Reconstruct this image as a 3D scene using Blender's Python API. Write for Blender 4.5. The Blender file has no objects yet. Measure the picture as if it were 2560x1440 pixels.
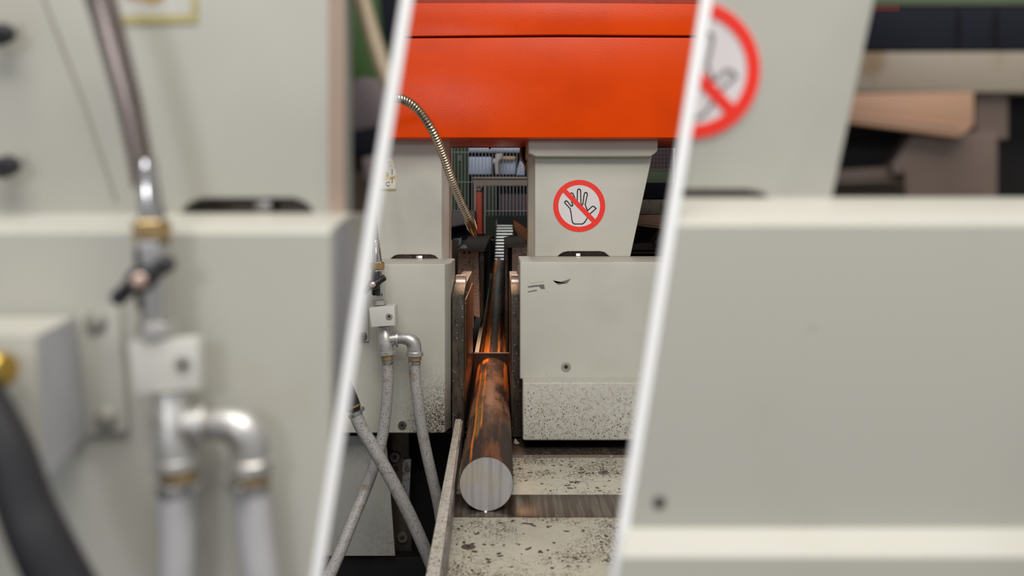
import bpy, bmesh, math, random
from mathutils import Vector, Matrix
random.seed(7)
S = bpy.context.scene
COL = S.collection

# ------------------------------------------------------------------ camera, world, lights, exposure
F = 2200.0; VX, VY, CH = 1254.0, 530.0, 1.9          # focal length in pixels, vanishing point, camera height
cam = bpy.data.cameras.new('camera'); camo = bpy.data.objects.new('camera', cam); COL.objects.link(camo)
camo.location = (0, 0, CH); camo.rotation_euler = (math.pi/2, 0, 0)
cam.sensor_width = 36; cam.lens = F/2560*36
cam.shift_x = (1280-VX)/2560; cam.shift_y = -(720-VY)/2560
cam.clip_start = 0.05; cam.clip_end = 200
cam.dof.use_dof = True; cam.dof.focus_distance = 4.7; cam.dof.aperture_fstop = (cam.lens/1000)/0.0138
S.camera = camo
S.view_settings.view_transform = 'Standard'; S.view_settings.look = 'None'
S.view_settings.gamma = 1; S.view_settings.use_curve_mapping = False
S.view_settings.exposure = 0.11
W = bpy.data.worlds.new('world'); S.world = W; W.use_nodes = True
bg = W.node_tree.nodes['Background']; bg.inputs[0].default_value = (0.92, 0.94, 0.96, 1); bg.inputs[1].default_value = 0.34

def area(name, loc, target, sx, sy, power, color, spread=None):
    l = bpy.data.lights.new(name, 'AREA'); l.shape = 'RECTANGLE'; l.size = sx; l.size_y = sy
    l.energy = power; l.color = color
    if spread: l.spread = spread
    o = bpy.data.objects.new(name, l); COL.objects.link(o); o.location = loc
    d = Vector(target)-Vector(loc); o.rotation_euler = d.to_track_quat('-Z', 'Y').to_euler()
    return o
area('roof_light', (0.6, -0.5, 5.6), (0.1, 3.6, 0.9), 4.5, 3.0, 250, (1.0, 0.96, 0.90))
area('hall_window', (-1.3, -6.0, 3.6), (-0.3, 4.5, 2.2), 1.0, 0.7, 66, (0.90, 0.93, 1.0))
area('hall_lamp', (1.2, -3.0, 6.0), (0.3, 4.4, 2.3), 1.6, 0.6, 48, (1, 0.97, 0.92))
area('saw_work_lamp', (-0.05, 5.35, 1.93), (-0.06, 5.35, 0.9), 0.16, 0.5, 10, (1.0, 0.62, 0.38), math.radians(140))
area('conveyor_fill_light', (0.0, 22.0, 5.6), (0, 22.0, 0.8), 1.5, 8, 130, (0.95, 1, 0.95))  # unseen fill light, added to bring out the far rollers
area('yard_light', (0, 15.6, 5.4), (0, 18.5, 2.6), 6, 1.2, 130, (0.80, 0.87, 1.0))

# ------------------------------------------------------------------ tiny node language
class V:
    def __init__(s, nt, sock): s.nt = nt; s.s = sock
    def _m(s, op, b=None, c=None, clamp=False):
        n = s.nt.nodes.new('ShaderNodeMath'); n.operation = op; n.use_clamp = clamp
        for i, x in enumerate((s, b, c)):
            if x is None: continue
            if isinstance(x, V): s.nt.links.new(x.s, n.inputs[i])
            else: n.inputs[i].default_value = x
        return V(s.nt, n.outputs[0])
    def __add__(s, b): return s._m('ADD', b)
    def __sub__(s, b): return s._m('SUBTRACT', b)
    def __mul__(s, b): return s._m('MULTIPLY', b)
    def lt(s, b): return s._m('LESS_THAN', b)
    def gt(s, b): return s._m('GREATER_THAN', b)
    def ramp(s, a, b):                       # 0 at a, 1 at b
        n = s.nt.nodes.new('ShaderNodeMapRange'); n.interpolation_type = 'SMOOTHSTEP'
        s.nt.links.new(s.s, n.inputs[0])
        if a <= b:
            n.inputs[1].default_value = a; n.inputs[2].default_value = b; n.inputs[3].default_value = 0; n.inputs[4].default_value = 1
        else:
            n.inputs[1].default_value = b; n.inputs[2].default_value = a; n.inputs[3].default_value = 1; n.inputs[4].default_value = 0
        return V(s.nt, n.outputs[0])
class Mat:
    def __init__(s, name, color, rough=0.5, metal=0.0, spec=0.5):
        s.m = bpy.data.materials.new(name); s.m.use_nodes = True; s.nt = s.m.node_tree
        s.b = s.nt.nodes['Principled BSDF']
        s.b.inputs['Roughness'].default_value = rough; s.b.inputs['Metallic'].default_value = metal
        s.b.inputs['Specular IOR Level'].default_value = spec
        s.b.inputs['Base Color'].default_value = (*color, 1)
        g = s.nt.nodes.new('ShaderNodeNewGeometry'); s.pos = g.outputs['Position']
        x = s.nt.nodes.new('ShaderNodeSeparateXYZ'); s.nt.links.new(s.pos, x.inputs[0])
        s.x, s.y, s.z = (V(s.nt, x.outputs[i]) for i in range(3))
        n = s.nt.nodes.new('ShaderNodeRGB'); n.outputs[0].default_value = (*color, 1); s.c = n.outputs[0]
    def scaled(s, sc):
        n = s.nt.nodes.new('ShaderNodeVectorMath'); n.operation = 'MULTIPLY'; s.nt.links.new(s.pos, n.inputs[0])
        n.inputs[1].default_value = sc; return n.outputs[0]
    def noise(s, sc, detail=3, rough=0.55):
        n = s.nt.nodes.new('ShaderNodeTexNoise'); n.inputs['Scale'].default_value = 1
        n.inputs['Detail'].default_value = detail; n.inputs['Roughness'].default_value = rough
        if not isinstance(sc, tuple): sc = (sc, sc, sc)
        s.nt.links.new(s.scaled(sc), n.inputs['Vector']); return V(s.nt, n.outputs[0])
    def dots(s, sc):                          # voronoi distance
        n = s.nt.nodes.new('ShaderNodeTexVoronoi'); n.inputs['Scale'].default_value = 1
        if not isinstance(sc, tuple): sc = (sc, sc, sc)
        s.nt.links.new(s.scaled(sc), n.inputs['Vector'])
        c = s.nt.nodes.new('ShaderNodeSeparateColor'); s.nt.links.new(n.outputs['Color'], c.inputs[0])
        return V(s.nt, n.outputs['Distance']), V(s.nt, c.outputs[0])
    def mix(s, color, fac):
        n = s.nt.nodes.new('ShaderNodeMix'); n.data_type = 'RGBA'; n.clamp_factor = True
        if isinstance(fac, V): s.nt.links.new(fac.s, n.inputs[0])
        else: n.inputs[0].default_value = fac
        s.nt.links.new(s.c, n.inputs[6]); n.inputs[7].default_value = (*color, 1); s.c = n.outputs[2]; return s
    def bump(s, h, strength=0.3, dist=0.002):
        n = s.nt.nodes.new('ShaderNodeBump'); n.inputs['Strength'].default_value = strength
        n.inputs['Distance'].default_value = dist; s.nt.links.new(h.s, n.inputs['Height'])
        s.nt.links.new(n.outputs[0], s.b.inputs['Normal']); return s
    def rough(s, v): s.nt.links.new(v.s, s.b.inputs['Roughness']); return s
    def speck(s, color, sc, size, dens, mask=None):
        d, r = s.dots(sc)
        f = d.lt(r*size)*r.gt(1-dens)
        if mask is not None: f = d.lt(r*size*mask)*r.gt(1-dens)
        return s.mix(color, f)
    def done(s): s.nt.links.new(s.c, s.b.inputs['Base Color']); return s.m
def simple(name, c, r=0.5, m=0.0, var=0.12, vs=18):
    M = Mat(name, c, r, m)
    if var: M.mix(tuple(x*(1-3*var) for x in c), M.noise(vs).ramp(0.4, 0.9)*0.9)
    return M.done()

CR = (0.50, 0.487, 0.425)
def cream(name, base=CR, mask=None, size=0.30, dens=0.35, sc=90):
    M = Mat(name, base, 0.42)
    M.mix(tuple(x*0.90 for x in base), M.noise(3.0).ramp(0.40, 0.72))
    M.mix((base[0]*0.94, base[1]*0.82, base[2]*0.66), M.noise(6.0, 5).ramp(0.60, 0.9)*0.5)
    if mask:
        m = mask(M)
        M.mix((0.19, 0.13, 0.08), m*M.noise(55, 5).ramp(0.42, 0.74)*0.75)
        M.speck((0.035, 0.022, 0.014), sc, size, dens, m)
        M.speck((0.06, 0.04, 0.025), sc*2.3, size*1.4, min(1, dens*1.6), m)
    else:
        M.speck((0.09, 0.07, 0.05), 28, 0.05, 0.10)
    M.bump(M.noise(420, 2), 0.10, 0.0006)
    return M.done()
m_cream = cream('cream_paint')
m_near = cream('pale_grey_paint', (0.435, 0.425, 0.375))
m_nearledge = cream('pale_ledge_paint', (0.50, 0.485, 0.41))
m_cream_dirty = cream('cream_paint_splashed', mask=lambda M: (M.z.ramp(1.30, 0.83)*M.x.ramp(-0.60, -0.26)) , size=0.75, dens=0.8, sc=170)
m_cream_low = cream('cream_paint_spotted', mask=lambda M: M.z.ramp(1.32, 0.9)*0.55+0.12, size=0.42, dens=0.25, sc=80)
m_plate = cream('table_plate_paint', (0.50, 0.485, 0.395), mask=lambda M: M.noise(4, 3).ramp(0.30, 0.66)*0.9+0.12, size=0.5, dens=0.42, sc=75)
M = Mat('orange_grained_paint', (0.69, 0.056, 0.001), 0.19, 0, 0.10)
M.mix((0.61, 0.047, 0.001), M.noise(2.2).ramp(0.40, 0.7))
M.bump(M.noise(150, 2, 0.6), 0.5, 0.0009); m_orange = M.done()
m_redshade = simple('shaded_orange_paint', (0.30, 0.022, 0.004), 0.6)  # head orange darkened in colour to stand in for shade
m_black = simple('oily_black_steel', (0.008, 0.007, 0.007), 0.6); m_black.node_tree.nodes['Principled BSDF'].inputs['Specular IOR Level'].default_value = 0.2
m_blackrub = simple('black_rubber', (0.018, 0.017, 0.020), 0.45, 0, 0)
M = Mat('oily_jaw_steel', (0.055, 0.043, 0.034), 0.33, 0.3)
M.mix((0.12, 0.085, 0.055), M.noise((20, 14, 5), 5).ramp(0.45, 0.7))
M.mix((0.015, 0.012, 0.010), M.noise((60, 60, 16), 4).ramp(0.5, 0.66)*0.8)
M.speck((0.30, 0.27, 0.24), 110, 0.34, 0.10)
M.bump(M.noise(130, 4), 0.5, 0.003); m_jaw = M.done()
M = Mat('brown_greasy_steel', (0.46, 0.33, 0.27), 0.5, 0.0, 0.3)
M.mix((0.05, 0.03, 0.022), M.noise((26, 26, 20), 6, 0.75).ramp(0.52, 0.66)*0.8)
M.speck((0.03, 0.02, 0.016), 130, 0.42, 0.35)
M.speck((0.55, 0.5, 0.46), 110, 0.25, 0.07)
M.bump(M.noise(90, 4), 0.5, 0.004); m_rear = M.done()
M = Mat('dark_chip_covered_steel', (0.16, 0.12, 0.10), 0.8, 0.0, 0.2)
M.speck((0.32, 0.27, 0.23), 75, 0.38, 0.25)
M.bump(M.noise(90, 4), 0.6, 0.005); m_chip = M.done()
# machined, stained steel strip
M = Mat('worn_machined_steel', (0.20, 0.17, 0.14), 0.30, 0.7)
M.mix((0.09, 0.068, 0.050), M.noise((70, 3, 3), 4).ramp(0.35, 0.62))
M.mix((0.22, 0.10, 0.06), M.noise((3, 30, 3), 3).ramp(0.55, 0.75)*0.6)
m_strip = M.done()
M = Mat('brushed_edge_steel', (0.30, 0.29, 0.28), 0.42, 0.6)
M.mix((0.10, 0.085, 0.07), M.noise((30, 8, 30), 4).ramp(0.45, 0.65)); m_edge = M.done()
m_guard = simple('dark_guard_steel', (0.075, 0.055, 0.042), 0.35, 0.5)
M = Mat('galvanised_metal', (0.52, 0.51, 0.49), 0.36, 0.7)
M.mix((0.36, 0.33, 0.29), M.noise(45, 5).ramp(0.50, 0.68)); M.mix((0.25, 0.16, 0.06), M.noise(16, 4).ramp(0.62, 0.8)*0.7)
M.bump(M.noise(140, 3), 0.3, 0.001); m_galv = M.done()
m_chrome = simple('polished_chrome', (0.62, 0.60, 0.58), 0.16, 1.0, 0)
m_clamp = simple('clamp_steel', (0.48, 0.46, 0.44), 0.25, 0.95, 0.1, 60)
m_bolt = simple('bolt_steel', (0.17, 0.15, 0.13), 0.35, 0.7, 0.15, 60)
m_bolt_light = simple('painted_screw', (0.34, 0.325, 0.28), 0.4, 0.3, 0.1, 60)
m_brass = simple('stained_brass', (0.46, 0.32, 0.15), 0.32, 0.75, 0.15, 40)
m_brassy = simple('golden_brass', (0.55, 0.36, 0.08), 0.30, 0.9, 0.1, 40)
m_conduit = simple('nickel_gooseneck', (0.50, 0.42, 0.31), 0.24, 0.95, 0.15, 30)
m_conduit2 = simple('shiny_conduit', (0.30, 0.25, 0.23), 0.22, 0.85, 0.15, 30)
m_block = cream('white_block_paint', (0.60, 0.59, 0.55))
m_groove = simple('conduit_groove', (0.035, 0.025, 0.018), 0.6, 0.2, 0)
M = Mat('grey_woven_hose', (0.40, 0.385, 0.375), 0.5)
M.mix((0.29, 0.27, 0.255), M.dots((240, 240, 150))[0].ramp(0.3, 0.7)*0.8)
M.mix((0.23, 0.16, 0.10), M.noise(18, 5).ramp(0.53, 0.75)*0.8)
M.speck((0.05, 0.035, 0.02), 210, 0.45, 0.10)
m_hose = M.done()
m_hose_near = simple('smooth_grey_hose', (0.42, 0.41, 0.42), 0.45, 0, 0.05, 20)
m_white = simple('white_divider_paint', (0.95, 0.95, 0.95), 0.6, 0, 0)
m_pan = cream('grey_lower_sheet_paint', (0.36, 0.355, 0.32), mask=lambda M: M.noise(3, 2).ramp(0.35, 0.7)*0.5+0.1, size=0.25, dens=0.22, sc=60)
m_red = simple('sign_red', (0.80, 0.022, 0.006), 0.4, 0, 0)
m_signw = simple('sign_white', (0.66, 0.62, 0.62), 0.4, 0, 0)
m_signe = simple('sign_edge', (0.50, 0.58, 0.54), 0.4, 0, 0)
m_ink = simple('black_ink', (0.010, 0.010, 0.010), 0.5, 0, 0)
m_inkn = simple('grey_ink', (0.10, 0.09, 0.095), 0.5, 0, 0)
m_green = simple('green_wall_paint', (0.060, 0.13, 0.035), 0.6, 0, 0.1, 3)
m_greend = simple('dull_green_panel', (0.060, 0.085, 0.040), 0.6, 0, 0.1, 3)
m_wire = simple('fence_wire', (0.55, 0.56, 0.60), 0.5, 0, 0)
m_beam = simple('dusty_pink_beam', (0.42, 0.34, 0.29), 0.6, 0, 0.1, 8)
m_redpost = simple('red_post_paint', (0.62, 0.05, 0.015), 0.5, 0, 0.08, 8)
m_bluegrey = simple('blue_grey_sheet', (0.34, 0.36, 0.42), 0.5, 0, 0.08, 3)
m_bluebox = simple('dusty_mauve_box', (0.155, 0.125, 0.135), 0.6, 0, 0.1, 6)
m_navy = simple('navy_beam_paint', (0.008, 0.009, 0.016), 0.8, 0, 0.1, 8); m_navy.node_tree.nodes['Principled BSDF'].inputs['Specular IOR Level'].default_value = 0.15
m_wood = simple('tan_board', (0.42, 0.26, 0.12), 0.6, 0, 0.1, 6)
m_maroon = simple('maroon_hall_panel', (0.085, 0.05, 0.05), 0.7, 0, 0.1, 2)
m_beigepaint = Mat('rust_marked_beige_paint', (0.235, 0.20, 0.155), 0.5)
m_beigepaint = m_beigepaint.mix((0.15, 0.085, 0.025), m_beigepaint.noise((14, 14, 6), 4).ramp(0.56, 0.68)*0.8).done()
m_pinkch = simple('salmon_steel_channel', (0.33, 0.19, 0.12), 0.55, 0, 0.08, 8)
m_brownblk = simple('brown_steel_block', (0.10, 0.068, 0.055), 0.55, 0, 0.12, 8)
m_roller = simple('bright_roller_steel', (0.85, 0.83, 0.78), 0.28, 0.9, 0.08, 4)
m_floor = Mat('dark_oily_floor', (0.030, 0.028, 0.025), 0.5)
m_floor = m_floor.speck((0.12, 0.10, 0.08), 60, 0.3, 0.12).done()
m_wall = simple('dark_hall_wall', (0.045, 0.036, 0.040), 0.8, 0, 0.1, 1)
m_yellow = simple('yellowed_tape', (0.42, 0.36, 0.15), 0.5, 0, 0.1, 60)
m_label = Mat('worn_sticker', (0.66, 0.64, 0.56), 0.4)
m_label = m_label.mix((0.50, 0.33, 0.05), m_label.noise(22, 3).ramp(0.56, 0.66)).speck((0.1, 0.08, 0.05), 120, 0.3, 0.1).done()
m_pinkshine = simple('pink_shine_metal', (0.50, 0.36, 0.30), 0.3, 0.5, 0.1, 60)  # pinkish shine held in the colour, painted for the jaw tops
m_side = simple('pinkish_cream_paint', (0.50, 0.45, 0.40), 0.45, 0, 0.05, 8)  # cream tinted pink; paints warm lamp glow on the column side
m_box = simple('lilac_side_paint', (0.40, 0.40, 0.42), 0.5, 0, 0.03, 8)
m_scratch = simple('bare_scratch', (0.16, 0.15, 0.14), 0.5, 0.2, 0.2, 90)

# steel bar
XC, ZC, RB, D0, D1 = -0.0559, 1.9-1.001, 0.1, 3.235, 17.0
M = Mat('rust_streaked_bar', (0.040, 0.027, 0.022), 0.55, 0.0, 0.22)
dx = (M.x-XC)*(1/RB)
M.mix((0.15, 0.062, 0.030), M.noise((16, 1.6, 16), 6, 0.65).ramp(0.44, 0.60))
zone = M.y.ramp(3.75, 4.2)*M.y.ramp(5.15, 4.75)
M.mix((0.33, 0.155, 0.085), zone*M.noise((12, 3.2, 12), 6, 0.7).ramp(0.40, 0.56)*0.8)
M.mix((0.030, 0.022, 0.019), M.noise((14, 2.6, 14), 5).ramp(0.56, 0.66)*0.85)
wob = (M.noise((5, 3, 5), 3)-0.5)*0.14
st = dx+wob
def band(c, w, a, b, y0=3.3, y1=17):
    return st.ramp(c-w, c-w+0.03)*st.ramp(c+w, c+w-0.03)*M.y.ramp(y0-0.05, y0+0.1)*M.y.ramp(y1+0.3, y1)*(M.noise((40, 2.5, 40), 4).ramp(0.30, 0.55)*a+b)
M.mix((0.66, 0.165, 0.018), band(-0.60, 0.055, 0.4, 0.7, 3.25, 4.9))
M.mix((0.23, 0.125, 0.035), band(-0.46, 0.10, 0.7, 0.25, 3.55, 4.9))
M.mix((0.65, 0.21, 0.025), band(-0.33, 0.05, 0.5, 0.4, 3.7, 4.9))
M.mix((0.72, 0.21, 0.025), band(-0.42, 0.20, 0.5, 0.5, 5.3, 17))
M.mix((0.66, 0.17, 0.02), band(-0.85, 0.12, 0.8, 0.1, 4.9, 9))
M.mix((0.68, 0.21, 0.025), band(0.38, 0.09, 0.6, 0.4, 5.6, 9.5))
M.mix((0.46, 0.12, 0.02), band(0.78, 0.12, 0.9, 0.1, 4.6, 8))
M.bump(M.noise((60, 25, 60), 4), 0.25, 0.002); m_bar = M.done()
M = Mat('sawn_bar_end', (0.42, 0.41, 0.42), 0.40, 0.25)
M.mix((0.33, 0.31, 0.30), M.noise((90, 1, 3), 4).ramp(0.35, 0.65))
M.mix((0.42, 0.35, 0.22), M.noise((9, 1, 9), 2).ramp(0.50, 0.72)*0.45); m_barend = M.done()

# ------------------------------------------------------------------ geometry helpers
def P(u, v, D): return Vector(((u-VX)/F*D, D, CH-(v-VY)/F*D))
def px(n, D): return n/F*D
def finish(bm, name, mat, parent=None, smooth=35):
    bmesh.ops.recalc_face_normals(bm, faces=bm.faces)
    me = bpy.data.meshes.new(name)
    off = parent.matrix_world.translation.copy() if parent else None
    if parent is None:
        xs = [v.co for v in bm.verts]
        if xs:
            c = sum(xs, Vector())/len(xs); c.z = min(v.z for v in xs); off = c
    else:
        off = Vector(parent['_o'])
    if off is not None: bmesh.ops.translate(bm, vec=-off, verts=bm.verts)
    bm.to_mesh(me); bm.free()
    if smooth:
        me.polygons.foreach_set('use_smooth', [True]*len(me.polygons)); me.set_sharp_from_angle(angle=math.radians(smooth))
    me.materials.append(mat)
    o = bpy.data.objects.new(name, me); COL.objects.link(o); o['_o'] = list(off) if off else [0, 0, 0]
    if parent:
        o.parent = parent
    else: o.location = off
    o.name = name
    if parent and parent.type == 'MESH': pass
    return o
def fixo(o): return o
def thing(name, label, cat, loc, group=None):
    o = bpy.data.objects.new(name, None); COL.objects.link(o); o.location = loc; o.empty_display_size = 0.05
    o['_o'] = list(loc); o['label'] = label; o['category'] = cat
    if group: o['group'] = group
    return o
def tag(o, label, cat, group=None):
    o['label'] = label; o['category'] = cat
    if group: o['group'] = group
    return o
def lab(o, label): o['label'] = label; return o
def bevel(bm, w, seg=2, ang=25):
    if w <= 0: return
    ed = [e for e in bm.edges if len(e.link_faces) == 2 and e.calc_face_angle(0) > math.radians(ang)]
    bmesh.ops.bevel(bm, geom=ed, offset=w, segments=seg, profile=0.6, affect='EDGES', clamp_overlap=True)
def extrude_pts(bm, front, back):
    a = [bm.verts.new(p) for p in front]; b = [bm.verts.new(p) for p in back]
    bm.faces.new(a); bm.faces.new(list(reversed(b)))
    n = len(a)
    for i in range(n): bm.faces.new((a[(i+1) % n], a[i], b[i], b[(i+1) % n]))
SEAM = {'L': (1004.0, 1, 8), 'R': (1780.0, -1, -8)}
def clip(bm, side, D):
    if not side: return
    x0, sgn, m = SEAM[side]
    co = P(x0+m, 0, D); a = P(x0+m-0.157*400, 400, D)-Vector((0, 0, CH)); b = P(x0+m-0.157*1000, 1000, D)-Vector((0, 0, CH))
    no = a.cross(b).normalized()                     # mitred end cut
    if no.x*sgn < 0: no = -no
    # keep the outer side; seam direction in pixels is (-0.157, 1)
    r = bmesh.ops.bisect_plane(bm, geom=bm.verts[:]+bm.edges[:]+bm.faces[:], plane_co=co, plane_no=no, clear_outer=True)
    ed = [e for e in bm.edges if e.is_boundary]
    if ed:
        try: bmesh.ops.holes_fill(bm, edges=ed, sides=0)
        except Exception: pass
def prism(poly, D, t, bw=0.0, bm=None, seg=2, side=None, skew=None):
    """pixel outline standing at distance D, t metres deep"""
    own = bm is None; bm = bm or bmesh.new()
    tmp = bmesh.new()
    f = [P(u, v, D) for u, v in poly]
    b = [p+Vector((skew[0] if skew else 0, t, skew[1] if skew else 0)) for p in f]
    extrude_pts(tmp, f, b); bmesh.ops.recalc_face_normals(tmp, faces=tmp.faces)
    bevel(tmp, bw, seg)
    clip(tmp, side, D)
    me = bpy.data.meshes.new('t'); tmp.to_mesh(me); tmp.free(); bm.from_mesh(me); bpy.data.meshes.remove(me)
    return bm
def rect(u0, v0, u1, v1): return [(u0, v0), (u1, v0), (u1, v1), (u0, v1)]
def profile(prof, u0, u1, Dr, bw=0.0, side=None, seg=3):
    """side outline [(v, D)...] run along x from pixel u0 to u1 (measured at distance Dr)"""
    bm = bmesh.new(); xa = (u0-VX)/F*Dr; xb = (u1-VX)/F*Dr
    pts = [P(VX, v, D) for v, D in prof]
    extrude_pts(bm, [Vector((xa, p.y, p.z)) for p in pts], [Vector((xb, p.y, p.z)) for p in pts])
    bmesh.ops.recalc_face_normals(bm, faces=bm.faces); bevel(bm, bw, seg); clip(bm, side, Dr); return bm
def box(x0, x1, y0, y1, z0, z1, bw=0, bm=None):
    own = bm is None; tmp = bmesh.new()
    extrude_pts(tmp, [Vector(p) for p in ((x0, y0, z0), (x1, y0, z0), (x1, y0, z1), (x0, y0, z1))],
                [Vector(p) for p in ((x0, y1, z0), (x1, y1, z0), (x1, y1, z1), (x0, y1, z1))])
    bmesh.ops.recalc_face_normals(tmp, faces=tmp.faces); bevel(tmp, bw)
    bm = bm or bmesh.new(); me = bpy.data.meshes.new('t'); tmp.to_mesh(me); tmp.free(); bm.from_mesh(me); bpy.data.meshes.remove(me); return bm
def frame(d):
    d = d.normalized(); a = Vector((0, 0, 1)) if abs(d.z) < 0.9 else Vector((1, 0, 0))
    x = d.cross(a).normalized(); return x, d.cross(x).normalized()
def lathe(a, b, prof, seg=24, bm=None, phase=0.0):
    """prof: [(t, r)] along the line a-b, t 0..1, r metres"""
    bm = bm or bmesh.new(); a = Vector(a); b = Vector(b); x, y = frame(b-a); rings = []
    for t, r in prof:
        c = a+(b-a)*t
        if r < 1e-6: rings.append([bm.verts.new(c)]); continue
        rings.append([bm.verts.new(c+(x*math.cos(phase+2*math.pi*i/seg)+y*math.sin(phase+2*math.pi*i/seg))*r) for i in range(seg)])
    for A, B in zip(rings, rings[1:]):
        for i in range(seg):
            j = (i+1) % seg
            if len(A) == 1 and len(B) == 1: continue
            if len(A) == 1: bm.faces.new((A[0], B[i], B[j]))
            elif len(B) == 1: bm.faces.new((A[i], A[j], B[0]))
            else: bm.faces.new((A[i], A[j], B[j], B[i]))
    for R in (rings[0], rings[-1]):
        if len(R) > 1: bm.faces.new(R)
    return bm
def smooth_path(pts, n=10):
    pts = [Vector(p) for p in pts]; out = []
    q = [pts[0]*2-pts[1]]+pts+[pts[-1]*2-pts[-2]]
    for i in range(1, len(q)-2):
        p0, p1, p2, p3 = q[i-1:i+3]
        for k in range(n):
            t = k/n
            out.append(0.5*((2*p1)+(p2-p0)*t+(2*p0-5*p1+4*p2-p3)*t*t+(3*p1-p0-3*p2+p3)*t**3))
    out.append(pts[-1]); return out
def resample(path, step):
    out = [path[0].copy()]; acc = 0
    for a, b in zip(path, path[1:]):
        L = (b-a).length; d = step-acc
        while d <= L and L > 0:
            out.append(a+(b-a)*(d/L)); d += step
        acc = (acc+L) % step if L+acc >= step else acc+L
    return out
def tube(path, rad, seg=16, bm=None, side=None, sD=None):
    bm = bm or bmesh.new(); n = len(path); rings = []; ref = None
    for i, p in enumerate(path):
        d = (path[min(i+1, n-1)]-path[max(i-1, 0)]).normalized()
        if ref is None: x, y = frame(d)
        else:
            x = (ref-d*ref.dot(d)).normalized(); y = d.cross(x)
        ref = x
        r = rad(i/(n-1), i) if callable(rad) else rad
        rings.append([bm.verts.new(p+(x*math.cos(2*math.pi*k/seg)+y*math.sin(2*math.pi*k/seg))*r) for k in range(seg)])
    for A, B in zip(rings, rings[1:]):
        for i in range(seg):
            j = (i+1) % seg; bm.faces.new((A[i], A[j], B[j], B[i]))
    bm.faces.new(rings[0]); bm.faces.new(rings[-1])
    if side: clip(bm, side, sD)
    return bm
def bolt(name, u, v, D, rpx, parent, mat, socket=True, h=0.012, dome=False):
    c = P(u, v, D); r = px(rpx, D); f = Vector((0, -h, 0))
    if socket:
        bm = lathe(c, c+f, [(0, r), (0.8, r), (1, r*0.88), (1, r*0.52)], 24)
        bmesh.ops.delete(bm, geom=[max(bm.faces, key=lambda q: (len(q.verts), -q.calc_center_median().y))], context='FACES_ONLY')
        lathe(c+f*1.0, c+f*0.35, [(0, r*0.52), (1, r*0.46)], 6, bm)
    else:
        bm = lathe(c, c+f, [(0, r), (0.6, r), (1, r*(0.6 if dome else 0.85))], 24)
    o = finish(bm, name, mat, parent)
    if socket:
        finish(lathe(c+f*1.005, c+f*0.9, [(0, r*0.42), (1, r*0.42)], 6), 'hex_socket', m_ink, o)
    return o
def hexnut(name, a, b, r, mat, parent, seg=6):
    return finish(lathe(a, b, [(0, r*0.9), (0.12, r), (0.88, r), (1, r*0.9)], seg, phase=0.3), name, mat, parent, 20)
def struct(name, bm, m):
    o = finish(bm, name, m, None, 0); o['kind'] = 'structure'; return o

# ------------------------------------------------------------------ the setting
struct('floor', box(-6, 6, -1.5, 40, -0.1, 0.0), m_floor)
struct('wall_back', box(-6, 6, 38, 38.2, 0, 7), m_wall)
struct('wall_left', box(-6.2, -6, 4, 38.2, 0, 7), m_wall)
struct('wall_right', box(6, 6.2, 4, 38.2, 0, 7), m_wall)
struct('ceiling', box(-6.2, 6.2, 5.0, 38.2, 7, 7.2), m_wall)

# ------------------------------------------------------------------ orange saw head
t = thing('saw_head', 'large orange grained-paint saw head spanning the top of the machine', 'saw head', P(1350, 345, 4.5))
finish(prism([(500, 99), (980, 95), (1400, 92), (2250, 96), (2250, 345), (500, 345)], 4.5, 0.62, 0.009, seg=3), 'lower_panel', m_orange, t)
finish(prism([(500, 8), (1030, 7), (1400, 6), (2250, 15), (2250, 91), (1400, 86.5), (980, 91), (500, 93)], 4.485, 0.5, 0.006, seg=3), 'upper_panel', m_orange, t)
finish(prism(rect(500, 84, 2250, 110), 4.56, 0.4), 'joint_filler', m_black, t)
lab(finish(prism(rect(500, -70, 2250, 20), 4.56, 0.4, 0.01), 'top_recess_panel', m_redshade, t), 'orange panel set back above the head, shade put into its dark colour')
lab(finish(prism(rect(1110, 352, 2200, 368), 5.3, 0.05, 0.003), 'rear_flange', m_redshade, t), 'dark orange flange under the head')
finish(prism(rect(1124, 338, 1324, 353), 5.0, 0.06, 0.003), 'underside_bar', m_guard, t)
finish(prism([(1124, 344), (1200, 344), (1202, 352), (1124, 352)], 4.98, 0.01), 'underside_plate', m_orange, t)
finish(prism([(1220, 366), (1230, 366), (1226, 373), (1223, 373)], 5.28, 0.01, 0.001), 'paint_drip', m_orange, t)
finish(prism(rect(1318, 345, 1700, 352), 4.72, 0.5), 'head_gasket', m_black, t)

# ------------------------------------------------------------------ machine columns
def slot(poly, D, parent, boltu, boltv):
    o = finish(prism(poly, D-0.001, 0.02), 'slot_opening', m_rear, parent); lab(o, 'dark arched opening at the foot of the column')
    f = finish(prism([(u, v) for u, v in poly], D-0.0014, 0.001), 'slot_shade', m_guard, o)
    return o
def arch(u0, u1, v0, v1, r=26, n=6):
    pts = [(u0, v1)]
    for k in range(n+1):
        a = math.pi*(1-k/n/2); pts.append((u0+r+(r+0)*math.cos(a)*1.0, v0+(v1-v0)*(1-math.sin(a))*1.0 if k < n else v0))
    pts2 = [(u1-(p[0]-u0), p[1]) for p in reversed(pts)]
    return pts+pts2
def column_with_hole(outer, hole, D, t, bw):
    """front outline with the arched notch cut out of its lower edge"""
    return prism(outer, D, t, bw, seg=3)

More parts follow.
